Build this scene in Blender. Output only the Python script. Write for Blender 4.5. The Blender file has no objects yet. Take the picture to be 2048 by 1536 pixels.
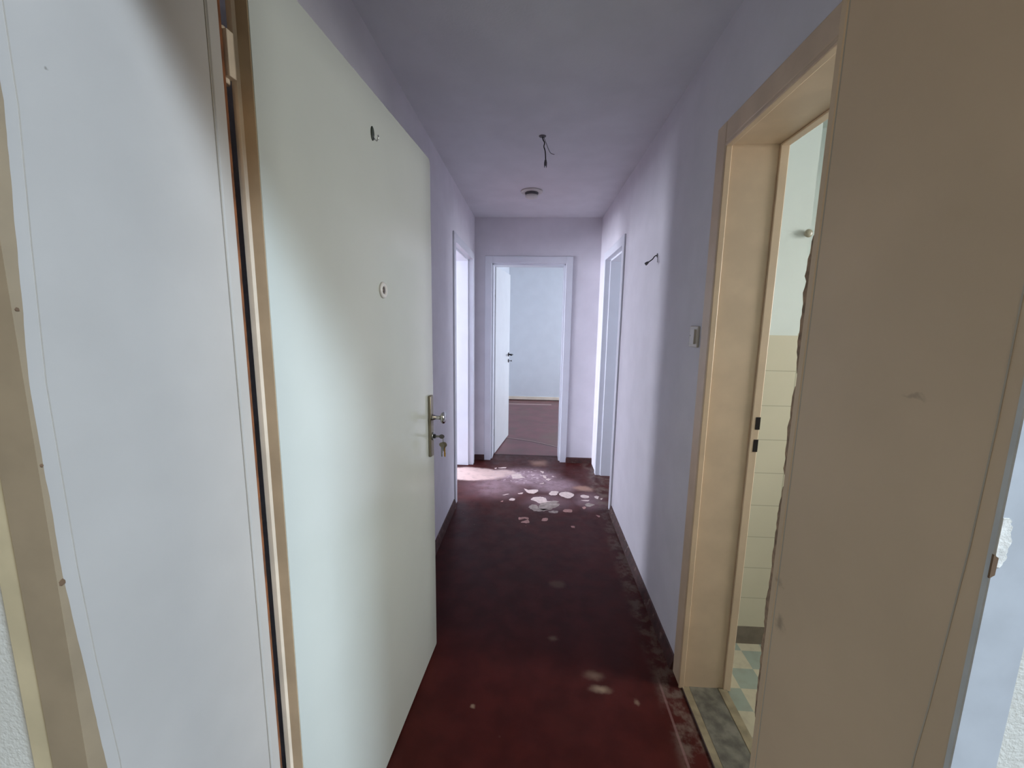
import bpy, bmesh, math, random
from mathutils import Vector, Matrix, noise
C = bpy.context.scene.collection
S = bpy.context.scene
PI = math.pi

# ------------------------------------------------------------------ camera
cd = bpy.data.cameras.new('camera'); cam = bpy.data.objects.new('camera', cd); C.objects.link(cam)
cd.sensor_width = 36.0; cd.lens = 14.30; cd.clip_start = 0.02; cd.clip_end = 100
R = Matrix(((0.9983901251, -0.0233456222, 0.0516927461),
            (0.0546081922, 0.1492623921, -0.9872885514),
            (0.0153330826, 0.9885219877, 0.1502969605)))
cam.matrix_world = Matrix.Translation((0, 0, 1.45)) @ R.to_4x4()
S.camera = cam

# ------------------------------------------------------------------ exposure, world, daylight
S.view_settings.view_transform = 'Standard'
S.view_settings.look = 'None'
S.view_settings.exposure = 0.54
S.view_settings.gamma = 1.0
S.view_settings.use_curve_mapping = False
W = bpy.data.worlds.new('sky'); S.world = W; W.use_nodes = True
bg = W.node_tree.nodes['Background']; bg.inputs[0].default_value = (0.72, 0.84, 1.0, 1); bg.inputs[1].default_value = 1.2

def area(name, loc, target, sx, sy, power, col, spread=PI):
    l = bpy.data.lights.new(name, 'AREA'); l.shape = 'RECTANGLE'; l.size = sx; l.size_y = sy
    l.energy = power; l.color = col; l.spread = spread
    o = bpy.data.objects.new(name, l); C.objects.link(o); o.location = loc
    o.rotation_euler = (Vector(target) - Vector(loc)).to_track_quat('-Z', 'Y').to_euler()
    return o
# daylight coming in at the windows of the place
area('daylight_left_room', (-4.85, 6.48, 1.5), (-1.0, 3.6, 0.9), .65, 1.4, 205, (0.84, 0.87, 1.0))
area('daylight_left_room', (-4.85, 3.0, 1.5), (-0.7, 3.6, 0.9), 1.3, 1.4, 255, (0.84, 0.87, 1.0))
area('daylight_end_room', (3.45, 6.1, 1.25), (0.0, 6.4, 0.9), 1.4, 1.0, 84, (0.82, 0.89, 1.0))
area('daylight_right_room', (4.1, 3.4, 1.5), (1.0, 3.4, 1.2), 1.3, 1.2, 46, (0.85, 0.90, 1.0))
area('daylight_bathroom', (2.75, 1.1, 1.75), (0.4, 1.3, 0.75), 0.6, 0.8, 21, (0.98, 0.98, 0.95), math.radians(125))
area('daylight_staircase', (2.75, -1.40, 4.22), (-0.50, 0.70, -0.6), 0.8, 0.8, 53, (0.66, 0.81, 1.0), math.radians(68))
area('staircase_warm_fill', (-0.3, -1.5, 3.3), (-0.1, -0.6, 0.0), 0.5, 0.5, 9, (1.0, 0.76, 0.50))  # unseen lamp added for warm ambient light on the landing

# ------------------------------------------------------------------ materials
def lin(c):
    return tuple(((v / 255) / 12.92 if v / 255 <= 0.04045 else (((v / 255) + 0.055) / 1.055) ** 2.4) for v in c) + (1,)
def node(nt, t, **kw):
    n = nt.nodes.new(t)
    for k, v in kw.items(): setattr(n, k, v)
    return n
def mathn(nt, op, a, b=None):
    n = node(nt, 'ShaderNodeMath', operation=op)
    for i, v in enumerate((a, b)):
        if v is None: continue
        if isinstance(v, (int, float)): n.inputs[i].default_value = v
        else: nt.links.new(v, n.inputs[i])
    return n.outputs[0]
def mixc(nt, fac, a, b):
    n = node(nt, 'ShaderNodeMix', data_type='RGBA')
    for s, v in ((n.inputs[0], fac), (n.inputs[6], a), (n.inputs[7], b)):
        if isinstance(v, (int, float, tuple)): s.default_value = v
        else: nt.links.new(v, s)
    return n.outputs[2]
def noisen(nt, vec, scale, detail=3, rough=0.5):
    n = node(nt, 'ShaderNodeTexNoise'); n.inputs['Scale'].default_value = scale
    n.inputs['Detail'].default_value = detail; n.inputs['Roughness'].default_value = rough
    nt.links.new(vec, n.inputs['Vector']); return n.outputs['Fac']
def ramp(nt, fac, a, b, x=0.0, y=1.0):
    n = node(nt, 'ShaderNodeMapRange', interpolation_type='SMOOTHSTEP')
    nt.links.new(fac, n.inputs[0]); n.inputs[1].default_value = a; n.inputs[2].default_value = b
    n.inputs[3].default_value = x; n.inputs[4].default_value = y; return n.outputs[0]
def coords(nt):
    g = node(nt, 'ShaderNodeNewGeometry'); return g.outputs['Position']
def spots(nt, vec, lst, warp=0.04, wscale=9):
    nz = node(nt, 'ShaderNodeTexNoise'); nz.inputs['Scale'].default_value = wscale; nt.links.new(vec, nz.inputs['Vector'])
    s = node(nt, 'ShaderNodeVectorMath', operation='MULTIPLY_ADD'); nt.links.new(nz.outputs['Color'], s.inputs[0])
    s.inputs[1].default_value = (warp * 2,) * 3; s.inputs[2].default_value = (-warp,) * 3
    ad = node(nt, 'ShaderNodeVectorMath', operation='ADD'); nt.links.new(vec, ad.inputs[0]); nt.links.new(s.outputs[0], ad.inputs[1])
    out = None
    for (cx, cy, cz, rx, ry, rz, st, core) in lst:
        a = node(nt, 'ShaderNodeVectorMath', operation='SUBTRACT'); nt.links.new(ad.outputs[0], a.inputs[0]); a.inputs[1].default_value = (cx, cy, cz)
        b = node(nt, 'ShaderNodeVectorMath', operation='MULTIPLY'); nt.links.new(a.outputs[0], b.inputs[0]); b.inputs[1].default_value = (1 / rx, 1 / ry, 1 / rz)
        l = node(nt, 'ShaderNodeVectorMath', operation='LENGTH'); nt.links.new(b.outputs[0], l.inputs[0])
        v = ramp(nt, l.outputs['Value'], core, 1.0, st, 0.0)
        out = v if out is None else mathn(nt, 'MAXIMUM', out, v)
    return out
def mat(name, col, rough=0.5, metal=0.0, var=0.03, vscale=6, bump=0.0, bscale=60, spec=0.5, coat=0.0, extra=None):
    m = bpy.data.materials.new(name); m.use_nodes = True; nt = m.node_tree; p = nt.nodes['Principled BSDF']
    pos = coords(nt); base = lin(col)
    n1 = noisen(nt, pos, vscale, 4)
    dark = tuple(v * (1 - var * 2) for v in base[:3]) + (1,); lite = tuple(min(1, v * (1 + var * 2)) for v in base[:3]) + (1,)
    c = mixc(nt, ramp(nt, n1, 0.3, 0.7), dark, lite)
    if extra: c = extra(nt, pos, c, p)
    nt.links.new(c, p.inputs['Base Color'])
    p.inputs['Roughness'].default_value = rough; p.inputs['Metallic'].default_value = metal
    p.inputs['Specular IOR Level'].default_value = spec; p.inputs['Coat Weight'].default_value = coat; p.inputs['Coat Roughness'].default_value = 0.08
    if bump > 0:
        b = node(nt, 'ShaderNodeBump'); b.inputs['Strength'].default_value = bump; b.inputs['Distance'].default_value = 0.004
        nt.links.new(noisen(nt, pos, bscale, 5, 0.6), b.inputs['Height']); nt.links.new(b.outputs[0], p.inputs['Normal'])
    return m

def floor_extra(nt, pos, c, p):
    dusty = lin((176, 150, 158)); tan = lin((176, 138, 120)); pink = lin((214, 186, 178)); grey = lin((120, 108, 98))
    n = noisen(nt, pos, 14, 6, 0.65)
    big = noisen(nt, pos, 2.2, 4)
    c = mixc(nt, ramp(nt, big, 0.45, 0.75, 0, 0.25), c, lin((58, 34, 30)))
    # dusty bare zone before the end door
    d = spots(nt, pos, [(-0.05, 3.68, 0, .45, .34, 1, .95, .2), (0.20, 3.52, 0, .32, .26, 1, .8, .2), (-.30, 3.45, 0, .38, .38, 1, .6, .1), (0.15, 3.15, 0, .3, .22, 1, .35, .2), (.48, 3.22, 0, .2, .25, 1, .4, .2)], .05, 7)
    d = mathn(nt, 'MULTIPLY', d, ramp(nt, n, 0.25, 0.65, .45, 1))
    c = mixc(nt, d, c, dusty)
    w = spots(nt, pos, [(-0.62, 3.72, 0, .46, .19, 1, 1, .7), (-0.30, 3.78, 0, .22, .10, 1, .9, .4)], .035, 12)
    c = mixc(nt, mathn(nt, 'MULTIPLY', w, ramp(nt, n, .25, .55, .72, 1)), c, pink)
    mott = mathn(nt, 'MULTIPLY', spots(nt, pos, [(-.08, 3.72, 0, .42, .24, 1, 1, .4)], .05, 7), ramp(nt, noisen(nt, pos, 26, 3, .5), .56, .64, 0, .8))
    c = mixc(nt, mott, c, lin((206, 184, 186)))
    t = spots(nt, pos, [(0.08, 4.09, 0, .14, .15, 1, .6, .0), (0.47, 3.46, 0, .12, .08, 1, .75, .2)], .05, 12)
    c = mixc(nt, t, c, tan)
    s = spots(nt, pos, [(.163, 2.10, 0, .06, .05, 1, .13, .3), (.12, 1.70, 0, .036, .022, 1, .26, .0), (.28, 1.510, 0, .062, .034, 1, .34, .0), (.300, 1.447, 0, .062, .028, 1, .66, .0), (-.2, 1.34, 0, .012, .012, 1, .6, .1), (.43, 1.40, 0, .015, .02, 1, .4, .1)], .012, 30)
    c = mixc(nt, s, c, lin((170, 150, 130)))
    # scattered flecks
    v = node(nt, 'ShaderNodeTexVoronoi'); v.inputs['Scale'].default_value = 14; nt.links.new(pos, v.inputs['Vector'])
    sp = mathn(nt, 'MULTIPLY', ramp(nt, v.outputs['Distance'], 0.05, 0.10, 0.6, 0.0), ramp(nt, noisen(nt, pos, 1.4, 2), 0.55, 0.68))
    c = mixc(nt, sp, c, lin((160, 130, 120)))
    # scuffed band along the right wall
    sx = node(nt, 'ShaderNodeSeparateXYZ'); nt.links.new(pos, sx.inputs[0])
    e = mathn(nt, 'MULTIPLY', ramp(nt, sx.outputs[0], 0.50, 0.57), ramp(nt, n, 0.42, 0.62, 0.0, 0.55))
    c = mixc(nt, e, c, grey)
    line = mathn(nt, 'MULTIPLY', ramp(nt, mathn(nt, 'ABSOLUTE', mathn(nt, 'SUBTRACT', sx.outputs[0], .545)), 0.003, 0.006, .35, 0), ramp(nt, sx.outputs[1], 1.45, 1.55, 1, 0))
    c = mixc(nt, line, c, lin((150, 120, 118)))
    nt.links.new(mathn(nt, 'ADD', ramp(nt, n, .3, .7, .30, .46), mathn(nt, 'MULTIPLY', d, .15)), p.inputs['Roughness'])
    return c
def room_floor_extra(nt, pos, c, p):
    n = noisen(nt, pos, 5, 6, 0.6)
    c = mixc(nt, ramp(nt, n, 0.4, 0.7, 0, .5), c, lin((96, 80, 70)))
    s = spots(nt, pos, [(.30, 5.0, 0, .28, .5, 1, .4, .1), (-.15, 6.5, 0, .12, .2, 1, .3, .2)], .05, 5)
    return mixc(nt, s, c, lin((110, 98, 80)))
def tile_floor_extra(nt, pos, c, p):
    m = node(nt, 'ShaderNodeMapping'); nt.links.new(pos, m.inputs[0]); m.inputs['Location'].default_value = (0.031, 0.005, 0.0501)
    k = node(nt, 'ShaderNodeTexChecker'); k.inputs['Scale'].default_value = 10; nt.links.new(m.outputs[0], k.inputs[0])
    k.inputs[1].default_value = lin((172, 163, 140)); k.inputs[2].default_value = lin((134, 142, 130))
    n = noisen(nt, pos, 30, 4)
    return mixc(nt, ramp(nt, n, .4, .8, 0, .25), k.outputs[0], lin((110, 105, 92)))
def scuff(lst, col):
    def f(nt, pos, c, p):
        return mixc(nt, spots(nt, pos, lst, .012, 60), c, lin(col))
    return f
TZ0 = 0.0791
def wall_tile_extra(nt, pos, c, p):
    sx = node(nt, 'ShaderNodeSeparateXYZ'); nt.links.new(pos, sx.inputs[0])
    z = sx.outputs[2]
    fr = mathn(nt, 'FRACT', mathn(nt, 'DIVIDE', mathn(nt, 'SUBTRACT', z, TZ0), 0.1484))
    jl = ramp(nt, mathn(nt, 'ABSOLUTE', mathn(nt, 'SUBTRACT', mathn(nt, 'ABSOLUTE', mathn(nt, 'SUBTRACT', fr, .5)), .5)), .006, .016, 1, 0)
    fx = mathn(nt, 'FRACT', mathn(nt, 'DIVIDE', mathn(nt, 'SUBTRACT', sx.outputs[0], .80), 0.29))
    jx = ramp(nt, mathn(nt, 'ABSOLUTE', mathn(nt, 'SUBTRACT', mathn(nt, 'ABSOLUTE', mathn(nt, 'SUBTRACT', fx, .5)), .5)), .004, .010, 1, 0)
    return mixc(nt, mathn(nt, 'MULTIPLY', mathn(nt, 'MAXIMUM', jl, jx), .75), c, lin((150, 146, 128)))

M = {}
M['hall'] = mat('hall_wall_paint', (222, 219, 226), .75, var=.015, bump=.12, bscale=140)
M['ceil'] = mat('hall_ceiling_paint', (220, 220, 226), .85, var=.015, bump=.12, bscale=120)
M['room'] = mat('room_wall_paint', (212, 216, 222), .8, var=.01, bump=.1, bscale=140)
M['bathwall'] = mat('bathroom_wall_paint', (198, 205, 200), .8, var=.01)
M['stair'] = mat('staircase_plaster', (212, 210, 200), .9, var=.02, bump=.35, bscale=160)
M['stairfloor'] = mat('staircase_stone', (140, 134, 124), .6, var=.08)
M['frame'] = mat('white_frame_paint', (222, 224, 232), .35, var=.01)
M['leaf'] = mat('white_leaf_paint', (226, 228, 230), .35, var=.01)
M['entrance'] = mat('entrance_leaf_paint', (192, 196, 188), .15, var=.012, vscale=3, spec=.45)
M['leafedge'] = mat('yellowed_leaf_edge', (172, 148, 118), .5, var=.05, vscale=10)
M['lip'] = mat('cream_leaf_lip', (220, 202, 178), .5, var=.05, vscale=10)
M['jamb'] = mat('entrance_jamb_paint', (186, 180, 172), .5, var=.02, vscale=5, bump=.05, bscale=60,
    extra=scuff([(.40, .60, .985, .05, .016, .02, .5, .1), (.40, .615, 1.05, .05, .012, .008, .35, .1), (.40, .44, 1.38, .05, .02, .004, .35, .1), (-.51, .435, 1.70, .05, .003, .003, .6, .1)], (96, 86, 74)))
M['jambr'] = mat('shaded_jamb_paint', (196, 174, 148), .5, var=.02, vscale=5, bump=.05, bscale=60,  # right jamb: same paint as the left, browned to imitate warm shade
    extra=scuff([(.40, .60, .985, .05, .016, .02, .5, .1), (.40, .615, 1.05, .05, .012, .008, .35, .1), (.40, .44, 1.38, .05, .02, .004, .35, .1)], (96, 82, 68)))
M['tan'] = mat('shaded_casing_paint', (152, 134, 108), .6, var=.04, vscale=14)  # same frame as the grey casing, shade put into the colour as tan
M['ochre'] = mat('ochre_casing_paint', (200, 184, 148), .6, var=.04, vscale=14)
M['greycas'] = mat('grey_casing_paint', (186, 190, 194), .5, var=.03, vscale=20)
M['bathframe'] = mat('cream_frame_paint', (214, 190, 162), .45, var=.03, vscale=8)
M['wood'] = mat('worn_brown_edge', (146, 122, 102), .8, var=.2, vscale=60, bump=.5, bscale=200)
M['gap'] = mat('dark_rebate', (120, 72, 40), .8, var=.2, vscale=20)
M['chip'] = mat('bare_plaster_chip', (226, 224, 216), .9, var=.08, vscale=80, bump=.5)
M['rust'] = mat('brown_chip', (112, 88, 66), .8, var=.1)
M['seam'] = mat('paint_seam', (172, 164, 152), .8)
M['floor'] = mat('oxblood_floor_paint', (68, 27, 24), .4, var=.10, vscale=9, bump=.10, bscale=40, spec=.12, extra=floor_extra)
M['roomfloor'] = mat('room_floor_paint', (116, 70, 72), .4, var=.08, vscale=4, spec=.45, extra=room_floor_extra)
M['lightseam'] = mat('floor_light_seam', (190, 162, 156), .6)
M['darkseam'] = mat('floor_dark_seam', (54, 34, 34), .6)
M['pale'] = mat('bare_screed_pale', (212, 192, 186), .75, var=.06, vscale=40)
M['greyscr'] = mat('bare_screed_grey', (160, 146, 138), .75, var=.12, vscale=30)
M['pinkscr'] = mat('bare_screed_pink', (176, 134, 126), .75, var=.10, vscale=40)
M['skirt'] = mat('oxblood_skirting_paint', (66, 36, 32), .7, var=.15, vscale=30, bump=.3, bscale=60, extra=lambda nt, pos, c, p: mixc(nt, ramp(nt, noisen(nt, pos, 22, 5, .7), .56, .70, 0, .6), c, lin((140, 122, 108))))
M['creamskirt'] = mat('cream_skirting_paint', (228, 214, 196), .5)
M['tile'] = mat('cream_wall_tile', (192, 185, 163), .18, var=.015, vscale=3, extra=wall_tile_extra)
M['tileskirt'] = mat('brown_tile_skirting', (112, 102, 90), .3, var=.08, vscale=20)
M['tilefloor'] = mat('chequered_floor_tile', (170, 168, 150), .35, extra=tile_floor_extra)
M['sill'] = mat('grey_stone_sill', (98, 94, 84), .5, var=.22, vscale=22, bump=.2)
M['sillstrip'] = mat('dull_brass_strip', (140, 128, 104), .45, metal=.2, var=.12, vscale=20)
M['chrome'] = mat('chrome', (205, 205, 205), .16, metal=1.0, var=.0)
M['brushed'] = mat('brushed_bronze_steel', (150, 142, 126), .38, metal=.75, var=.03)
M['brass'] = mat('key_brass', (196, 150, 62), .35, metal=.8, var=.05)
M['nickel'] = mat('key_nickel', (150, 150, 148), .3, metal=.9, var=.05)
M['black'] = mat('black_plastic', (22, 22, 24), .4)
M['darkhole'] = mat('dark_slot', (26, 14, 10), .9)
M['green'] = mat('dark_green_enamel', (52, 62, 52), .4)
M['whiteplastic'] = mat('white_plastic', (214, 212, 208), .35)
M['greyplastic'] = mat('grey_plastic', (96, 94, 98), .5)
M['glassy'] = mat('peephole_lens', (96, 88, 80), .08, metal=.3)
M['switch'] = mat('switch_plastic', (206, 198, 186), .35)
M['knobm'] = mat('cream_grey_knob', (150, 144, 124), .4)

# ------------------------------------------------------------------ mesh helpers
class MB:
    def __init__(s): s.bm = bmesh.new(); s.mats = []
    def mi(s, m):
        if m not in s.mats: s.mats.append(m)
        return s.mats.index(m)
    def box(s, x0, x1, y0, y1, z0, z1, m='hall', bev=0.0):
        i = s.mi(m)
        r = bmesh.ops.create_cube(s.bm, size=1.0)
        for v in r['verts']:
            v.co = Vector(((x0 + x1) / 2 + v.co.x * (x1 - x0), (y0 + y1) / 2 + v.co.y * (y1 - y0), (z0 + z1) / 2 + v.co.z * (z1 - z0)))
        fs = {f for v in r['verts'] for f in v.link_faces}
        for f in fs: f.material_index = i
        if bev > 0:
            es = {e for f in fs for e in f.edges}
            rb = bmesh.ops.bevel(s.bm, geom=list(es), offset=bev, segments=2, affect='EDGES', profile=.5)
            for f in rb['faces']: f.material_index = i; f.smooth = True
        return s
    def prism(s, pts, d0, d1, axis='z', m='hall'):
        """extrude a 2D outline between d0 and d1 along an axis"""
        i = s.mi(m)
        def P(a, b, d): return {'z': (a, b, d), 'x': (d, a, b), 'y': (a, d, b)}[axis]
        A = [s.bm.verts.new(P(a, b, d0)) for a, b in pts]; B = [s.bm.verts.new(P(a, b, d1)) for a, b in pts]
        fs = [s.bm.faces.new(A), s.bm.faces.new(B[::-1])]
        n = len(pts)
        for k in range(n): fs.append(s.bm.faces.new((A[k], B[k], B[(k + 1) % n], A[(k + 1) % n])))
        for f in fs: f.material_index = i
        return s
    def lathe(s, prof, loc, axis=(0, 0, 1), m='chrome', seg=32):
        """profile of (radius, height) turned about an axis"""
        i = s.mi(m); q = Vector((0, 0, 1)).rotation_difference(Vector(axis)); loc = Vector(loc)
        rings = []
        for r, h in prof:
            rings.append([s.bm.verts.new(loc + q @ Vector((r * math.cos(2 * PI * k / seg), r * math.sin(2 * PI * k / seg), h))) for k in range(seg)])
        for a, b in zip(rings, rings[1:]):
            for k in range(seg):
                f = s.bm.faces.new((a[k], a[(k + 1) % seg], b[(k + 1) % seg], b[k])); f.material_index = i; f.smooth = True
        for rg in (rings[0][::-1], rings[-1]):
            f = s.bm.faces.new(rg); f.material_index = i
        return s
    def tube(s, pts, rad, m='black', seg=10):
        i = s.mi(m); pts = [Vector(p) for p in pts]; rings = []
        rs = rad if isinstance(rad, (list, tuple)) else [rad] * len(pts)
        for k, p in enumerate(pts):
            t = (pts[min(k + 1, len(pts) - 1)] - pts[max(k - 1, 0)]).normalized()
            up = Vector((0, 0, 1)) if abs(t.z) < .9 else Vector((1, 0, 0))
            a = t.cross(up).normalized(); b = t.cross(a).normalized()
            rings.append([s.bm.verts.new(p + rs[k] * (math.cos(2 * PI * j / seg) * a + math.sin(2 * PI * j / seg) * b)) for j in range(seg)])
        for a, b in zip(rings, rings[1:]):
            for j in range(seg):
                f = s.bm.faces.new((a[j], a[(j + 1) % seg], b[(j + 1) % seg], b[j])); f.material_index = i; f.smooth = True
        for rg in (rings[0], rings[-1]):
            f = s.bm.faces.new(rg); f.material_index = i
        return s
    def build(s, name, parent=None, kind=None, label=None, cat=None, group=None):
        bmesh.ops.recalc_face_normals(s.bm, faces=s.bm.faces)
        me = bpy.data.meshes.new(name); s.bm.to_mesh(me); s.bm.free()
        for m in s.mats: me.materials.append(M[m])
        o = bpy.data.objects.new(name, me); C.objects.link(o)
        if parent: o.parent = parent
        return tag(o, label, cat, group, kind)
def tag(o, label=None, cat=None, group=None, kind=None):
    if kind: o['kind'] = kind
    if label: o['label'] = label
    if cat: o['category'] = cat
    if group: o['group'] = group
    return o
def empty(name, loc, rz=0, **kw):
    o = bpy.data.objects.new(name, None); C.objects.link(o); o.location = loc; o.rotation_euler = (0, 0, rz); o.empty_display_size = .1
    return tag(o, **kw)
def smooth_path(pts, n=6):
    P = [Vector(p) for p in pts]; P = [P[0]] + P + [P[-1]]; out = []
    for k in range(1, len(P) - 2):
        for j in range(n):
            t = j / n; a, b, c, d = P[k - 1:k + 3]
            out.append(.5 * ((2 * b) + (c - a) * t + (2 * a - 5 * b + 4 * c - d) * t * t + (3 * b - a - 3 * c + d) * t ** 3))
    return out + [P[-2]]
def wall(mb, u0, u1, z0, z1, t0, t1, axis, holes, m, mback=None):
    """slab along axis ('x' or 'y') from u0 to u1, thickness t0..t1, rectangular holes (ua,ub,za,zb)"""
    us = sorted({u0, u1, *[h[0] for h in holes], *[h[1] for h in holes]}); zs = sorted({z0, z1, *[h[2] for h in holes], *[h[3] for h in holes]})
    for a, b in zip(us, us[1:]):
        run = None
        cells = []
        for c, d in zip(zs, zs[1:]):
            uc, zc = (a + b) / 2, (c + d) / 2
            if any(h[0] < uc < h[1] and h[2] < zc < h[3] for h in holes): run = None; continue
            if run is None: run = [c, d]; cells.append(run)
            else: run[1] = d
        for c, d in cells:
            parts = [(t0, t1, m)] if not mback else [(t0, (t0 + t1) / 2, m), ((t0 + t1) / 2, t1, mback)]
            for (p, q, mm) in parts:
                if axis == 'y': mb.box(p, q, a, b, c, d, mm)
                else: mb.box(a, b, p, q, c, d, mm)

XL, XR, YN, YF, ZC = -0.605, 0.630, 0.69, 4.14, 2.455
LX = -0.805      # room side of the left wall
RX = 0.805       # room side of the right wall
FY = 4.34        # room side of the end wall
YO = 0.37        # staircase face of the entrance wall

# ------------------------------------------------------------------ floor
PALE = [
  [(-0.058,3.416),(-0.026,3.387),(0.061,3.395),(0.063,3.358),(0.025,3.312),(-0.020,3.320),(-0.041,3.361)],
  [(0.156,3.323),(0.188,3.375),(0.242,3.374),(0.220,3.299),(0.175,3.289)],
  [(0.240,3.313),(0.263,3.357),(0.305,3.373),(0.344,3.359),(0.375,3.319),(0.324,3.244),(0.272,3.268)],
  [(0.424,3.305),(0.451,3.326),(0.493,3.306),(0.494,3.276),(0.462,3.256),(0.430,3.271)],
  [(0.538,3.292),(0.558,3.311),(0.578,3.296),(0.558,3.248)],
  [(0.583,3.256),(0.605,3.269),(0.591,3.239)],
  [(0.419,3.218),(0.487,3.224),(0.474,3.201),(0.436,3.203)],
  [(0.004,3.187),(0.026,3.235),(0.080,3.251),(0.128,3.232),(0.137,3.177),(0.175,3.169),(0.126,3.148),(0.073,3.122),(0.050,3.158)],
  [(0.088,3.854),(0.128,3.841),(0.115,3.793)],
  [(0.140,3.646),(0.168,3.670),(0.186,3.643),(0.160,3.612)],
  [(0.078,3.528),(0.121,3.559),(0.110,3.531)],
  [(0.201,3.732),(0.220,3.727),(0.211,3.703)],
  [(0.109,3.746),(0.137,3.734),(0.146,3.661),(0.119,3.687)],
  [(-0.182,3.737),(-0.103,3.765),(-0.081,3.693),(-0.056,3.676),(-0.167,3.626)],
  [(-0.176,3.182),(-0.153,3.205),(-0.127,3.192),(-0.134,3.161),(-0.168,3.158)],
  [(-0.236,3.259),(-0.206,3.283),(-0.180,3.286),(-0.218,3.256)],
  [(-0.107,3.308),(-0.065,3.323),(-0.073,3.295),(-0.100,3.293)],
  [(-0.368,3.890),(-0.344,3.907),(-0.351,3.869)],
  [(-0.328,3.908),(-0.251,3.931),(-0.259,3.900),(-0.311,3.892)]]
GREY = [
  [(0.097,3.140),(0.165,3.179),(0.233,3.179),(0.212,3.145),(0.239,3.125),(0.217,3.076),(0.160,3.040),(0.104,3.005),(0.068,3.042),(0.073,3.095)],
  [(-0.013,3.051),(0.012,3.095),(0.054,3.093),(0.068,3.042),(0.104,3.025),(0.178,3.036),(0.104,2.990),(0.031,2.988)],
  [(0.140,2.988),(0.177,3.006),(0.218,2.999),(0.207,2.969),(0.157,2.965)],
  [(0.443,3.138),(0.470,3.167),(0.518,3.139),(0.480,3.099),(0.448,3.106)]]
PINK = [
  [(0.255,3.008),(0.275,3.035),(0.330,3.034),(0.321,2.988),(0.267,2.989)],
  [(0.085,2.841),(0.101,2.874),(0.134,2.877),(0.126,2.835),(0.096,2.828)],
  [(-0.082,2.871),(-0.012,2.877),(-0.013,2.840),(-0.037,2.855),(-0.079,2.831)],
  [(-0.062,2.804),(-0.013,2.840),(-0.007,2.793),(-0.062,2.789)],
  [(0.297,2.771),(0.323,2.773),(0.322,2.747),(0.300,2.750)],
  [(0.501,2.960),(0.533,2.949),(0.525,2.924)],
  [(0.413,3.082),(0.438,3.100),(0.444,3.075),(0.423,3.052)],
  [(-0.243,3.132),(-0.223,3.153),(-0.226,3.128)]]
random.seed(4)
def ragged(pts, n=5, amp=.06):
    out = []; L = len(pts)
    P = [Vector((a, b)) for a, b in pts]
    for k in range(L):
        a, b, c, d = P[k - 1], P[k], P[(k + 1) % L], P[(k + 2) % L]
        for j in range(n):
            t = j / n
            lin_ = b.lerp(c, t); cr = .5 * ((2 * b) + (c - a) * t + (2 * a - 5 * b + 4 * c - d) * t * t + (3 * b - a - 3 * c + d) * t ** 3)
            q = lin_.lerp(cr, .6); ln = (c - b).length
            q += Vector((random.uniform(-1, 1), random.uniform(-1, 1))) * ln * amp
            out.append((q.x, q.y))
    return out
f = MB(); f.box(XL, XR, YN, FY, -.12, 0, 'floor'); f.box(LX - .0, XL, 3.10, 3.97, -.12, 0, 'floor'); f.box(XR, RX, 3.09, 3.80, -.12, 0, 'floor')
f.box(-.50, .39, YO, YN, -.12, 0, 'floor')
for lst, m, z in ((GREY, 'greyscr', .0006), (PALE, 'pale', .0011), (PINK, 'pinkscr', .0008)):
    for p in lst: f.prism(ragged(p), 0.0, z, 'z', m)
f.box(-.44, .33, FY - .03, FY - .018, 0, .0008, 'darkseam')
f.build('floor', kind='structure', label='dark oxblood painted hall floor with worn pale patches', cat='floor')
f = MB()
f.box(-.95, 3.5, FY, 7.75, -.12, 0, 'roomfloor')
f.box(-.95, 0.335, 7.13, 7.19, 0, .0008, 'lightseam')
pth = [(-.38, 5.02), (-.301, 4.978), (-.15, 4.93), (-.021, 4.875), (.12, 4.79), (.277, 4.68), (.40, 4.60)]
f.prism([(a, b) for a, b in pth] + [(a, b + .012) for a, b in pth[::-1]], 0, .0008, 'z', 'lightseam')
f.prism([(a, b - .022) for a, b in pth] + [(a, b) for a, b in pth[::-1]], 0, .0006, 'z', 'darkseam')
f.build('floor', kind='structure', label='brown red painted floor of the far room behind the end door', cat='floor')
f = MB(); f.box(-4.8, LX, 1.6, FY, -.12, 0, 'roomfloor'); f.box(-4.8, -.95, FY, 7.75, -.12, 0, 'roomfloor'); f.build('floor', kind='structure', label='floor of the bright room through the left doorway', cat='floor')
f = MB(); f.box(RX, 4.2, 2.5, 4.25, -.12, 0, 'roomfloor'); f.build('floor', kind='structure', label='dark floor through the white doorway on the right', cat='floor')
f = MB(); f.box(RX, 2.8, .2, 2.48, -.12, -.004, 'tilefloor'); f.build('floor', kind='structure', label='cream and green chequered tile floor of the bathroom', cat='floor')
f = MB(); f.box(-2.2, 2.8, -3, YO, -.12, 0, 'stairfloor'); f.build('floor', kind='structure', label='stone floor of the staircase landing before the flat', cat='floor')
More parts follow.
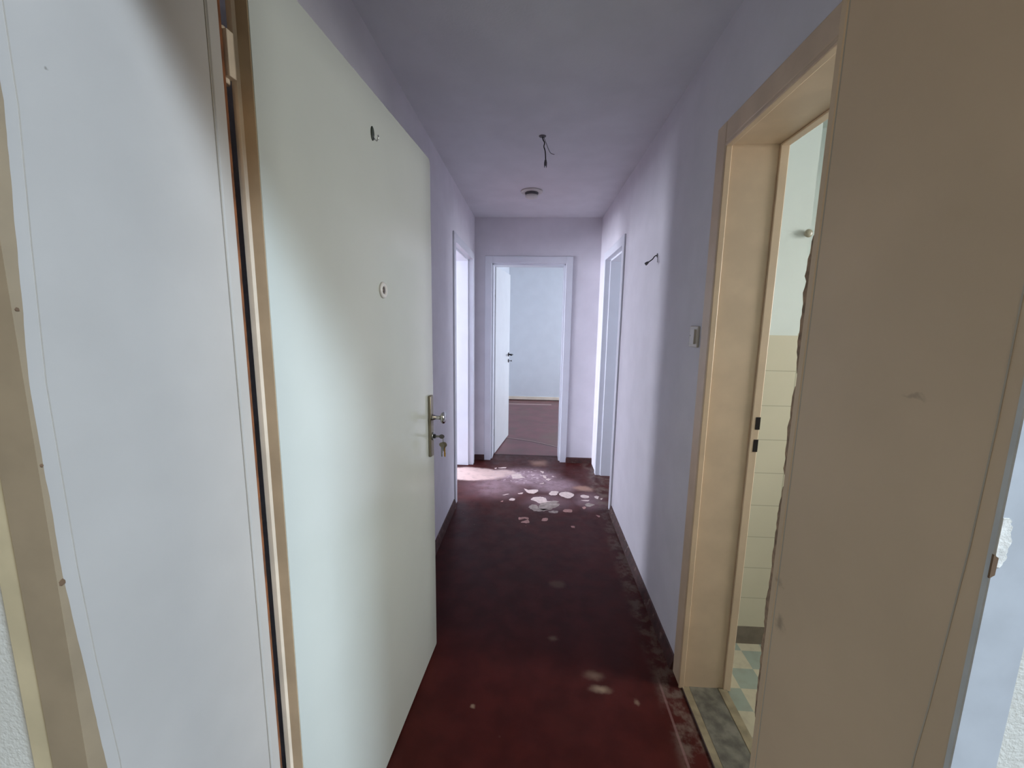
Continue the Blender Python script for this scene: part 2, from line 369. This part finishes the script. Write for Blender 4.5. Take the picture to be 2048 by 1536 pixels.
# ------------------------------------------------------------------ ceiling
f = MB(); f.box(LX, RX, YO + .1, FY, ZC, ZC + .15, 'ceil'); f.build('ceiling', kind='structure', label='lavender grey painted hall ceiling', cat='ceiling')
f = MB(); f.box(-4.8, LX, 1.6, FY, ZC, ZC + .15, 'room'); f.box(-4.8, -.95, FY, 7.75, ZC, ZC + .15, 'room'); f.build('ceiling', kind='structure', label='white ceiling of the room behind the left doorway', cat='ceiling')
f = MB(); f.box(-.95, 3.5, FY, 7.75, ZC, ZC + .15, 'room'); f.build('ceiling', kind='structure', label='white ceiling of the room behind the end door', cat='ceiling')
f = MB(); f.box(RX, 4.2, 2.5, 4.25, ZC, ZC + .15, 'room'); f.build('ceiling', kind='structure', label='white ceiling of the room behind the far right doorway', cat='ceiling')
f = MB(); f.box(RX, 2.8, .2, 2.48, ZC, ZC + .15, 'bathwall'); f.build('ceiling', kind='structure', label='pale ceiling of the tiled bathroom', cat='ceiling')
f = MB(); f.box(-2.2, 2.8, -3, YO, 5.0, 5.15, 'stair'); f.build('ceiling', kind='structure', label='ceiling high above the staircase landing', cat='ceiling')

# ------------------------------------------------------------------ walls
w = MB(); wall(w, YN, FY, 0, ZC, LX, XL, 'y', [(3.10, 3.97, 0, 2.04)], 'room', 'hall')
w.build('wall_left', kind='structure', label='lavender grey left wall of the hall', cat='wall')
w = MB(); wall(w, YN, FY, 0, ZC, XR, RX, 'y', [(.79, 1.49, 0, 2.05), (3.09, 3.80, 0, 2.02)], 'hall', 'room')
w.build('wall_right', kind='structure', label='lavender grey right wall of the hall with the tiled bathroom doorway', cat='wall')
w = MB(); wall(w, XL, XR, 0, ZC, YF, FY, 'x', [(-.44, .30, 0, 2.03)], 'hall', 'room')
w.build('wall_end', kind='structure', label='lavender grey end wall around the white end door', cat='wall')
# entrance wall, slightly out of square on the staircase side
w = MB()
w.prism([(-2.2, .415), (-.53, .387), (-.53, YN), (-2.2, YN)], 0, 5, 'z', 'stair')
w.prism([(.42, .357), (2.8, .30), (2.8, YN), (.48, YN), (.48, .636), (.42, .636)], 0, 5, 'z', 'stair')
w.prism([(-.53, .387), (.42, .357), (.42, YN), (-.53, YN)], 2.075, 5, 'z', 'stair')
w.box(-.56, .40, YN, YN + .004, 2.10, ZC, 'hall'); w.box(.48, RX, YN, YN + .004, 0, ZC, 'hall'); w.box(LX, -.56, YN, YN + .004, 0, ZC, 'hall')
w.build('wall_front', kind='structure', label='rough plaster wall around the entrance door', cat='wall')
# far room
w = MB(); wall(w, -.95, 3.5, 0, ZC, 7.55, 7.75, 'x', [], 'room')
w.build('wall_back', kind='structure', label='pale blue grey back wall of the far room', cat='wall')
w = MB(); wall(w, FY + .02, 7.55, 0, ZC, -.95, -.475, 'y', [], 'room'); w.build('wall_left', kind='structure', label='left wall of the far room behind the end door leaf', cat='wall')
w = MB(); wall(w, FY, 7.55, 0, ZC, 3.3, 3.5, 'y', [(5.4, 6.8, .75, 1.75)], 'room'); w.build('wall_right', kind='structure', label='window wall of the far room', cat='wall')
w = MB(); wall(w, RX, 3.5, 0, ZC, FY - .09, FY, 'x', [], 'room'); w.build('wall_near', kind='structure', label='near wall of the far room right of the end door', cat='wall')
# left room
w = MB(); wall(w, 1.6, 7.75, 0, ZC, -4.8, -4.6, 'y', [(2.35, 3.65, .8, 2.2), (6.13, 6.83, .8, 2.2)], 'room'); w.build('wall_left', kind='structure', label='window wall of the bright room on the left', cat='wall')
w = MB(); wall(w, -4.6, LX, 0, ZC, 1.6, 1.75, 'x', [], 'room'); w.build('wall_near', kind='structure', label='near wall of the bright room on the left', cat='wall')
w = MB(); wall(w, -4.6, -.95, 0, ZC, 7.6, 7.75, 'x', [], 'room'); wall(w, FY, 7.75, 0, ZC, -1.0, -.95, 'y', [], 'room')
w.box(-.95, LX, FY, FY + .1, 0, ZC, 'room'); w.build('wall_back', kind='structure', label='back wall of the bright room on the left', cat='wall')
# right room
w = MB(); wall(w, 2.5, 4.25, 0, ZC, 4.0, 4.2, 'y', [(2.75, 4.05, .9, 2.1)], 'room'); w.build('wall_right', kind='structure', label='window wall of the room behind the far right doorway', cat='wall')
w = MB(); wall(w, RX, 4.2, 0, ZC, 2.48, 2.6, 'x', [], 'room'); w.build('wall_near', kind='structure', label='near wall of the room behind the far right doorway', cat='wall')
# bathroom: boxed corner with tiles, deeper wall beyond
ZT = 1.413
w = MB()
for (x0, x1, y0, y1) in ((RX, 1.085, 1.75, 2.48), (1.085, 2.8, 2.33, 2.48)):
    w.box(x0, x1, y0, y1, 0, ZC, 'bathwall')
w.box(RX, 1.095, 1.74, 2.33, .084, ZT, 'tile'); w.box(1.095, 2.6, 2.32, 2.33, .084, ZT, 'tile')
w.box(RX, 1.097, 1.738, 2.33, -.004, .084, 'tileskirt'); w.box(1.097, 2.6, 2.318, 2.33, -.004, .084, 'tileskirt')
w.build('wall_back', kind='structure', label='bathroom wall with cream tiles below pale green white paint', cat='wall')
w = MB(); wall(w, .2, 2.48, 0, ZC, 2.6, 2.8, 'y', [(.8, 1.4, 1.35, 2.15)], 'bathwall'); w.build('wall_right', kind='structure', label='window wall of the tiled bathroom', cat='wall')
w = MB(); w.box(RX, 2.6, YN, YN + .05, 0, ZC, 'bathwall'); w.build('wall_near', kind='structure', label='near wall of the tiled bathroom', cat='wall')
# staircase
w = MB(); wall(w, -3, .41, 0, 5, -2.2, -2.05, 'y', [], 'stair'); w.build('wall_left', kind='structure', label='left wall of the staircase landing', cat='wall')
w = MB(); wall(w, -3, .30, 0, 5, 2.65, 2.8, 'y', [(-1.85, -.95, 3.77, 4.67)], 'stair'); w.build('wall_right', kind='structure', label='window wall of the staircase landing', cat='wall')
w = MB(); wall(w, -2.2, 2.8, 0, 5, -3, -2.85, 'x', [], 'stair'); w.build('wall_back', kind='structure', label='back wall of the staircase landing', cat='wall')

# windows (in the unseen sides of the rooms)
def window(n, x0, x1, y0, y1, z0, z1, label):
    o = MB(); t = .05
    o.box(x0, x1, y0, y0 + t, z0, z1, 'frame'); o.box(x0, x1, y1 - t, y1, z0, z1, 'frame')
    o.box(x0, x1, y0 + t, y1 - t, z0, z0 + t, 'frame'); o.box(x0, x1, y0 + t, y1 - t, z1 - t, z1, 'frame')
    return o.build('window_%d' % n, kind='structure', label=label, cat='window')
window(6, -4.75, -4.69, 2.35, 3.65, .8, 2.2, 'white window frame opposite the left doorway')
window(1, -4.75, -4.69, 6.13, 6.83, .8, 2.2, 'white window frame of the bright left room')
window(2, 3.36, 3.42, 5.4, 6.8, .75, 1.75, 'white window frame of the far room')
window(3, 4.12, 4.18, 2.75, 4.05, .9, 2.1, 'white window frame of the room on the far right')
window(4, 2.66, 2.72, .8, 1.4, 1.35, 2.15, 'white window frame of the tiled bathroom')
window(5, 2.70, 2.76, -1.85, -.95, 3.77, 4.67, 'white window frame high in the staircase')

# ------------------------------------------------------------------ baseboards
b = MB(); b.prism([(XL, 0), (XL + .022, 0), (XL + .014, .03), (XL + .006, .05), (XL, .055)], .78, 3.03, 'y', 'skirt')
b.build('baseboard_left', kind='structure', label='worn dark red skirting at the foot of the left wall', cat='skirting')
b = MB(); b.prism([(XR, 0), (XR - .022, 0), (XR - .014, .03), (XR - .006, .05), (XR, .055)], 1.565, 3.02, 'y', 'skirt')
b.build('baseboard_right', kind='structure', label='worn dark red skirting at the foot of the right wall', cat='skirting')
b = MB(); b.prism([(YF, 0), (YF - .02, 0), (YF - .012, .045), (YF, .055)], XL, -.50, 'x', 'skirt'); b.prism([(YF, 0), (YF - .02, 0), (YF - .012, .045), (YF, .055)], .36, XR, 'x', 'skirt')
b.build('baseboard_end', kind='structure', label='dark red skirting either side of the white end door', cat='skirting')
b = MB(); b.box(-.475, 3.3, 7.532, 7.55, .012, .07, 'creamskirt', .003); b.box(-.475, 3.3, 7.536, 7.55, 0, .012, 'darkseam')
b.build('baseboard_back', kind='structure', label='cream skirting at the foot of the far room wall', cat='skirting')

# ------------------------------------------------------------------ steel door frames of the rooms
def frame(name, axis, face, back, a0, a1, ztop, label, m='frame', cas=.062, proj=.012, rebate=.035, stop=.018):
    """frame in a wall: face = hall side plane, back = room side plane, opening a0..a1 along the wall"""
    o = MB(); s = -1 if back > face else 1            # s: direction out of the wall into the hall
    f0, f1 = sorted((face, face + s * proj)); b0, b1 = sorted((back, back - s * proj))
    r0, r1 = sorted((face + s * proj, back - s * proj)); k0, k1 = sorted((face - s * rebate, back - s * proj))
    def B(u0, u1, d0, d1, z0, z1, bev=.003):
        if axis == 'y': o.box(d0, d1, u0, u1, z0, z1, m, bev)
        else: o.box(u0, u1, d0, d1, z0, z1, m, bev)
    for d0, d1 in ((f0, f1), (b0, b1)):
        B(a0 - cas, a0 + .002, d0, d1, 0, ztop + cas); B(a1 - .002, a1 + cas, d0, d1, 0, ztop + cas); B(a0, a1, d0, d1, ztop - .002, ztop + cas)
    B(a0 - .004, a0 + .004, r0, r1, 0, ztop); B(a1 - .004, a1 + .004, r0, r1, 0, ztop); B(a0, a1, r0, r1, ztop - .004, ztop + .004)
    B(a0, a0 + stop, k0, k1, 0, ztop); B(a1 - stop, a1, k0, k1, 0, ztop); B(a0, a1, k0, k1, ztop - stop, ztop)
    return o.build(name, kind='structure', label=label, cat='door frame')
frame('trim_2', 'y', XL, LX, 3.10, 3.97, 2.035, 'white steel door frame of the bright doorway on the left')
frame('trim_3', 'x', YF, FY, -.438, .302, 2.03, 'white steel door frame around the end door')
frame('trim_4', 'y', XR, RX, 3.085, 3.80, 2.015, 'white steel door frame of the far doorway on the right')

# bathroom frame (cream wood)
o = MB()
m = 'bathframe'
A0, A1, ZT2 = .79, 1.49, 2.05
for (u0, u1) in ((A0 - .068, A0), (A1, A1 + .068)): o.box(XR - .012, XR, u0, u1, 0, ZT2 + .068, m, .004)
o.box(XR - .012, XR, A0, A1, ZT2, ZT2 + .068, m, .004)
for (u0, u1) in ((A0 - .068, A0), (A1, A1 + .068)): o.box(RX, RX + .012, u0, u1, -.004, ZT2 + .068, m, .004)
o.box(RX, RX + .012, A0, A1, ZT2, ZT2 + .068, m, .004)
T = .010
o.box(XR - .012, RX + .012, A1 - T, A1, 0, ZT2, m, .002); o.box(XR - .012, RX + .012, A0, A0 + T, 0, ZT2, m, .002); o.box(XR - .012, RX + .012, A0 + T, A1 - T, ZT2 - T, ZT2, m, .002)
# beads along both edges of the reveal
for (x0, x1) in ((XR - .016, XR + .006), (RX - .016, RX + .014)):
    o.box(x0, x1, A1 - T - .007, A1 - T, 0, ZT2 - T, m, .003); o.box(x0, x1, A0 + T, A0 + T + .007, 0, ZT2 - T, m, .003); o.box(x0, x1, A0 + T, A1 - T, ZT2 - T - .007, ZT2 - T, m, .003)
tr = o.build('trim_5', kind='structure', label='cream painted wooden frame of the tiled bathroom doorway', cat='door frame')
for z in (1.023, 1.106):
    s = MB(); s.box(RX - .002, RX + .0144, A1 - T - .0078, A1 - T - .006, z - .026, z + .020, 'darkhole'); s.build('strike_hole', parent=tr)
# sill
o = MB(); o.box(XR, XR + .028, A0, A1 - .004, -.10, .004, 'sillstrip'); o.box(XR + .028, RX - .035, A0, A1 - .004, -.10, .005, 'sill'); o.box(RX - .035, RX, A0, A1 - .004, -.10, .007, 'sillstrip', .002)
o.build('trim_6', kind='structure', label='stained grey stone sill under the bathroom doorway', cat='door sill')
o = MB(); o.box(XR - .004, XR, A0, A1 - .004, 0, .006, 'darkseam'); o.build('trim_7', kind='structure', label='dark edge strip where the red floor meets the grey sill', cat='floor edge')

# ------------------------------------------------------------------ entrance frame
random.seed(11)
o = MB()
ZE = 2.055
def side_profile(pts, z0, z1, m): o.prism(pts, z0, z1, 'z', m)
# left jamb: liner, bead, rebate
side_profile([(-.512, .378), (-.507, .374), (-.507, .662), (-.510, .666), (-.506, .669), (-.506, .690), (-.509, .694), (-.545, .694), (-.56, .64), (-.56, .378)], 0, ZE, 'jamb')
side_profile([(-.509, .694), (-.5095, .7005), (-.530, .712), (-.60, .716), (-.60, .694)], 0, ZE, 'gap')
# paint seam lines on the left reveal
sm = [(0, .400), (.6, .405), (.9, .4065), (1.05, .398), (1.17, .394), (1.38, .392), (1.52, .398), (1.65, .405), (2.05, .406)]
o.prism([(b, a) for a, b in sm] + [(b + .001, a) for a, b in sm[::-1]], -.508, -.5065, 'x', 'seam'); o.box(-.508, -.5066, .664, .6655, 0, ZE, 'seam')
# right jamb: liner and raised bead
side_profile([(.402, .350), (.398, .346), (.398, .616), (.3995, .6185), (.397, .621), (.397, .631), (.401, .636), (.44, .637), (.44, .350)], 0, ZE, 'jambr')
sm = [(0, .376), (.9, .378), (1.02, .375), (1.08, .371), (1.257, .363), (1.37, .361), (2.05, .361)]
o.prism([(b, a) for a, b in sm] + [(b + .0013, a) for a, b in sm[::-1]], .3974, .399, 'x', 'seam'); o.box(.3985, .400, .6172, .6198, 0, ZE, 'seam')
# head
o.box(-.507, .398, .375, .662, ZE, ZE + .05, 'jamb'); o.box(-.504, .394, .662, .70, ZE - .004, ZE + .046, 'jamb')
# worn brown edge along the right bead
n = 90
for seg0, seg1 in ((.78, 1.20), (1.22, 1.36), (1.38, 1.58)):
    pts = []; k = int((seg1 - seg0) / .008)
    for j in range(k + 1):
        z = seg0 + (seg1 - seg0) * j / k; ev = max(0, math.sin(PI * j / k)) ** .4
        pts.append((.633 + ev * (.002 + .009 * abs(noise.noise(Vector((z * 24, 1.3, 0)))) + .004 * random.random()), z))
    pts = [(.627, seg0)] + pts + [(.627, seg1)]
    o.prism(pts, .3975, .401, 'x', 'wood')
# small brown chips on the outer edge of the left reveal
for (y, z, r) in ((.3775, 1.163, .0030), (.3765, 1.296, .0016), (.3775, 1.455, .0018)):
    o.prism([(y + r * math.cos(a) * random.uniform(.7, 1.2), z + 1.2 * r * math.sin(a) * random.uniform(.7, 1.2)) for a in [k * PI / 5 for k in range(10)]], -.508, -.5055, 'x', 'rust')
o.build('trim_1', kind='structure', label='wooden entrance door frame with scuffed reveals on both sides', cat='door frame')
# outer casings
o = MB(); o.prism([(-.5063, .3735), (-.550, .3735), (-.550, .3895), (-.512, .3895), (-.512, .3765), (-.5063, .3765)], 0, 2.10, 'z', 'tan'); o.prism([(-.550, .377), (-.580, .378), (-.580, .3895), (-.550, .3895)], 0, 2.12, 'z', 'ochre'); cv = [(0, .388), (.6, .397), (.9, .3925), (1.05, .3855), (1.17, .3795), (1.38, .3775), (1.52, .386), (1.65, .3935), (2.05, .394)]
def lerp_curve(z):
    for (a, p), (b, q) in zip(cv, cv[1:]):
        if a <= z <= b: return p + (q - p) * (z - a) / (b - a)
    return cv[-1][1]
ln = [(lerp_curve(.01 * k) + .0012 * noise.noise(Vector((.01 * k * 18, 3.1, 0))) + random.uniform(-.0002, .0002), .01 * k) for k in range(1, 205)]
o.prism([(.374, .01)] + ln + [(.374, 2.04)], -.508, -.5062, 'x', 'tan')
o.build('trim_8', kind='structure', label='shade-toned tan casing strip on the left outside of the entrance', cat='casing')
o = MB(); o.prism([(.3975, .3455), (.3985, .3445), (.438, .3445), (.438, .360), (.402, .360), (.402, .3495), (.3975, .3495)], 0, 2.10, 'z', 'greycas')
ch = []
for k in range(19):
    z = 1.248 + .045 * k / 18; ch.append((.4045 + .0035 * math.sin(PI * k / 18) + .0012 * random.uniform(-1, 1), z))
o.prism([(.3985, 1.248)] + ch + [(.3985, 1.293)], .3440, .3458, 'y', 'chip')
o.prism([(.3965, 1.238), (.4005, 1.241), (.4008, 1.257), (.3965, 1.260)], .3436, .3452, 'y', 'rust')
o.build('trim_9', kind='structure', label='blue grey casing strip with a plaster chip on the right outside of the entrance', cat='casing')

# ------------------------------------------------------------------ entrance door
HX, HY = -.477, .722
d1 = empty('door_1', (HX, HY, 0), math.atan2(.99713, .0757), kind='structure', label='cream entrance door standing open against the left wall', cat='door')
LW, LH, LT = .905, 2.05, .040
o = MB(); r = .006
# the leaf: straight slab with a rounded lower and upper free corner
pts = [(0, .008), (LW - .004, .008), (LW, .014), (LW, LH - .02), (LW - .004, LH - .006), (LW - .012, LH), (0, LH)]
o.prism(pts, 0.0, LT, 'y', 'entrance')
o.box(-.0015, .0, .0015, .023, .01, LH - .004, 'leafedge')
o.prism([(-.0015, .023), (-.006, .026), (-.006, LT - .004), (0, LT - .001), (0, .023)], .01, LH - .004, 'z', 'lip')
leaf = o.build('leaf', parent=d1)
for z in (1.875, .28):
    o = MB(); o.lathe([(.0075, 0), (.0085, .003), (.0085, .083), (.0075, .086)], (-.012, LT + .004, z - .043), m='lip', seg=18)
    o.box(-.020, -.004, LT - .014, LT + .004, z - .035, z + .035, 'lip', .001)
    o.build('hinge', parent=d1)
# peephole
o = MB(); o.lathe([(.0235, 0), (.0235, .0025), (.0215, .0052), (.0165, .0062), (.0115, .005), (.0105, .0022)], (.465, 0, 1.536), (0, -1, 0), 'whiteplastic', 40)
ph = o.build('peephole', parent=d1)
o = MB(); o.lathe([(.0112, .0015), (.0108, .0035), (.007, .0052), (.002, .0058)], (.465, 0, 1.536), (0, -1, 0), 'glassy', 30); o.build('lens', parent=ph)
# coat hook
hx, hz = .430, 1.942
o = MB(); o.lathe([(.0085, 0), (.0085, .002), (.007, .0032)], (hx, 0, hz), (0, -1, 0), 'green', 28)
for v in o.bm.verts: v.co.z = hz + (v.co.z - hz) * 2.1
hk = o.build('hook', parent=d1)
o = MB(); o.tube(smooth_path([(hx, -.002, hz - .006), (hx, -.008, hz - .016), (hx, -.013, hz - .018), (hx, -.017, hz - .011), (hx, -.017, hz - .005)]), [.0018] * 25, 'chrome', 10)
o.build('hook_arm', parent=hk)
# lock plate, knob, cylinder
px = LW - .050
o = MB(); o.box(px - .017, px + .017, -.012, 0, .906, 1.157, 'brushed', .004); pl = o.build('lock_plate', parent=d1)
o = MB(); o.lathe([(.0125, .0), (.0115, .006), (.0085, .014), (.0082, .030), (.0105, .036), (.021, .040), (.0245, .045), (.0225, .051), (.014, .0545), (.003, .056)], (px, -.012, 1.068), (0, -1, 0), 'chrome', 40)
o.build('knob', parent=d1)
o = MB(); o.lathe([(.0165, 0), (.016, .003), (.0145, .005)], (px, -.012, .990), (0, -1, 0), 'nickel', 30)
o.lathe([(.0085, .004), (.0085, .012), (.008, .0125)], (px, -.012, .990), (0, -1, 0), 'black', 24); o.build('lock_cylinder', parent=d1)
# latch edge plate on the free edge
o = MB(); o.box(LW, LW + .0008, .010, .030, .95, 1.15, 'brushed'); o.build('latch_plate', parent=d1)

# bunch of keys hanging from the lock
lp = Matrix.Rotation(math.atan2(.99713, .0757), 4, 'Z')
kb = empty('key_bunch', Vector((HX, HY, 0)) + lp @ Vector((px, -.024, .990)), math.atan2(.99713, .0757), label='bunch of keys on a ring hanging from the entrance door lock', cat='keys')
def key(name, head, ang, length, m, hm):
    """key with its bow at head, blade hanging down, in the door's frame"""
    o = MB(); seg = 20
    o.prism([(.0105 * math.cos(a) * (1 + .12 * math.cos(2 * a)), -.010 + .0105 * math.sin(a)) for a in [2 * PI * k / seg for k in range(seg)]], -.0011, .0011, 'y', hm)
    L = length; bl = [(-.0036, -.018), (.0036, -.018), (.0036, -L + .004), (.001, -L), (-.0020, -L)]
    z = -L + .002
    while z < -.026:
        bl.append((-.0036 + random.choice((0, .0012, .0022)), z + .002)); z += .004
    o.prism(bl, -.0009, .0009, 'y', m)
    k = o.build(name, parent=kb); k.location = head; k.rotation_euler = ang; return k
# key in the lock: bow stands out horizontally
o = MB(); o.box(-.0012, .0012, -.016, .004, -.004, .004, 'nickel')
o.prism([(-.026 + .011 * math.cos(a), .009 * math.sin(a)) for a in [2 * PI * k / 24 for k in range(24)]], -.0016, .0016, 'x', 'greyplastic')
k0 = o.build('key', parent=kb); k0['label'] = 'dark key stuck in the lock'
o = MB(); cc = Vector((0, -.031, -.013)); o.tube([cc + Vector((0.006 * math.cos(t), .0035 * math.cos(t), .013 * math.sin(t))) for t in [2 * PI * k / 28 for k in range(29)]], .0010, 'nickel', 8); o.build('ring', parent=kb)
key('key', (.004, -.037, -.024), (.06, .05, 1.1), .060, 'brass', 'brushed')['label'] = 'yellow brass key'
key('key', (-.004, -.027, -.024), (-.10, -.06, 1.3), .062, 'nickel', 'brushed')['label'] = 'silver key'
key('key', (.000, -.032, -.022), (.12, .04, 1.7), .038, 'nickel', 'brushed')

# ------------------------------------------------------------------ end door leaf
d2 = empty('door_2', (-.418, FY - .005, 0), math.atan2(.992, .137), kind='structure', label='white end door opened into the far room', cat='door')
o = MB(); o.box(0, .745, 0, .04, .012, 2.005, 'leaf', .002); o.build('leaf', parent=d2)
o = MB(); o.box(.0, .757, -.010, .0, .008, 2.018, 'leaf', .002); o.build('leaf_face', parent=d2)
def lever(parent, x, z, side, m='black'):
    s = side; y0 = -.010 if s < 0 else .04
    o = MB(); o.lathe([(.025, 0), (.025, .006), (.022, .008)], (x, y0, z), (0, s, 0), m, 28)
    o.tube(smooth_path([(x, y0, z), (x, y0 + s * .045, z), (x - .012, y0 + s * .055, z), (x - .06, y0 + s * .056, z), (x - .115, y0 + s * .056, z)]), .0088, m, 12)
    h = o.build('handle', parent=parent)
    o = MB(); o.lathe([(.022, 0), (.022, .006), (.019, .008)], (x, y0, z - .078), (0, s, 0), m, 28); o.build('key_escutcheon', parent=parent)
    return h
lever(d2, .69, 1.055, -1)
o = MB(); o.box(.688, .6895, -.044, -.018, .974, .981, 'greyplastic', .0005); o.lathe([(.009, -.001), (.009, .001)], (.6887, -.048, .9775), (1, 0, 0), 'greyplastic', 18); o.build('key', parent=d2)
lever(d2, .69, 1.055, 1)
for z in (.25, 1.75):
    o = MB(); o.lathe([(.007, 0), (.007, .075)], (-.006, .006, z - .04), m='nickel', seg=14); o.build('hinge', parent=d2)

# ------------------------------------------------------------------ fittings
# ceiling wire with terminal block
t = empty('ceiling_wire', (.02, 2.40, ZC), label='bare lamp wires with terminal hanging from the hall ceiling', cat='wire')
o = MB(); o.lathe([(.020, 0), (.018, -.003), (.010, -.0045)], (0, 0, 0), m='greyplastic', seg=24)
o.tube(smooth_path([(0, 0, 0), (.003, -.004, -.018), (.012, 0, -.034), (.009, .003, -.052), (.016, 0, -.075), (.019, .002, -.10), (.020, 0, -.124)]), .0032, 'black', 10); o.build('wire', parent=t)
o = MB(); o.tube(smooth_path([(0.004, 0, 0), (.020, .008, -.030), (.034, .010, -.062), (.048, .012, -.082), (.068, .010, -.090)]), .0015, 'greyplastic', 8); o.build('spare_wire', parent=t)
o = MB(); o.tube([(.020, 0, -.118), (.020, 0, -.126), (.020, 0, -.136), (.020, 0, -.150)], [.004, .0065, .0085, .0085], 'greyplastic', 10); o.box(.013, .017, -.003, .003, -.160, -.148, 'greyplastic'); o.box(.023, .027, -.003, .003, -.160, -.148, 'greyplastic'); o.build('terminal_block', parent=t)
# smoke detector
t = empty('smoke_detector', (-.045, 3.34, ZC), label='round white smoke detector on the hall ceiling', cat='smoke detector')
o = MB(); o.lathe([(.085, 0), (.085, -.008), (.080, -.012), (.06, -.013)], (0, 0, 0), m='whiteplastic', seg=48); o.build('base_plate', parent=t)
o = MB(); o.lathe([(.052, -.012), (.052, -.020), (.046, -.026), (.044, -.030)], (0, 0, 0), m='greyplastic', seg=40); o.build('vent_ring', parent=t)
o = MB(); o.lathe([(.046, -.030), (.050, -.034), (.048, -.044), (.036, -.052), (.012, -.055), (.002, -.055)], (0, 0, 0), m='whiteplastic', seg=40); o.build('cap', parent=t)
# wall wire on the right wall
t = empty('wall_wire', (XR, 2.23, 1.805), label='short bare lamp wires sticking out of the right hall wall', cat='wire')
o = MB(); o.lathe([(.011, 0), (.010, .002), (.007, .003)], (0, 0, 0), (-1, 0, 0), 'greyplastic', 20)
o.tube(smooth_path([(0, 0, 0), (-.012, .002, -.004), (-.022, .004, -.018), (-.034, .006, -.028), (-.040, .007, -.032)]), .0028, 'black', 10); o.build('wire', parent=t)
o = MB(); o.tube([(-.040, .007, -.032), (-.046, .008, -.036), (-.052, .009, -.041), (-.057, .010, -.045)], [.004, .007, .0085, .0075], 'greyplastic', 10); o.build('terminal_block', parent=t)
o = MB(); o.tube(smooth_path([(0, 0, 0), (-.006, -.024, -.008), (-.008, -.034, -.022), (-.008, -.034, -.040)]), .0014, 'greyplastic', 8); o.build('spare_wire', parent=t)
# light switch
t = empty('light_switch', (XR, 1.638, 1.405), label='square cream light switch beside the bathroom door frame', cat='light switch')
o = MB(); o.box(-.009, 0, -.041, .041, -.041, .041, 'switch', .003); o.build('switch_plate', parent=t)
o = MB(); o.prism([(-.009, -.027), (-.009, .027), (-.0115, .027), (-.017, -.027)], -.028, .028, 'z', 'switch'); rk = o.build('rocker', parent=t)
o = MB(); o.lathe([(.0025, 0), (.0025, .001)], (-.0115, .022, .004), (-1, 0, 0), 'greyplastic', 12); o.build('indicator', parent=t)
# knob on bathroom wall corner
t = empty('wall_peg', (1.072, 1.75, 1.815), label='small round peg on the bathroom wall seen through the doorway', cat='peg')
o = MB(); o.lathe([(.008, 0), (.008, .004), (.014, .007), (.016, .012), (.013, .017), (.004, .019)], (0.0, 0, 0), (0, -1, 0), 'knobm', 28); o.build('peg_head', parent=t)
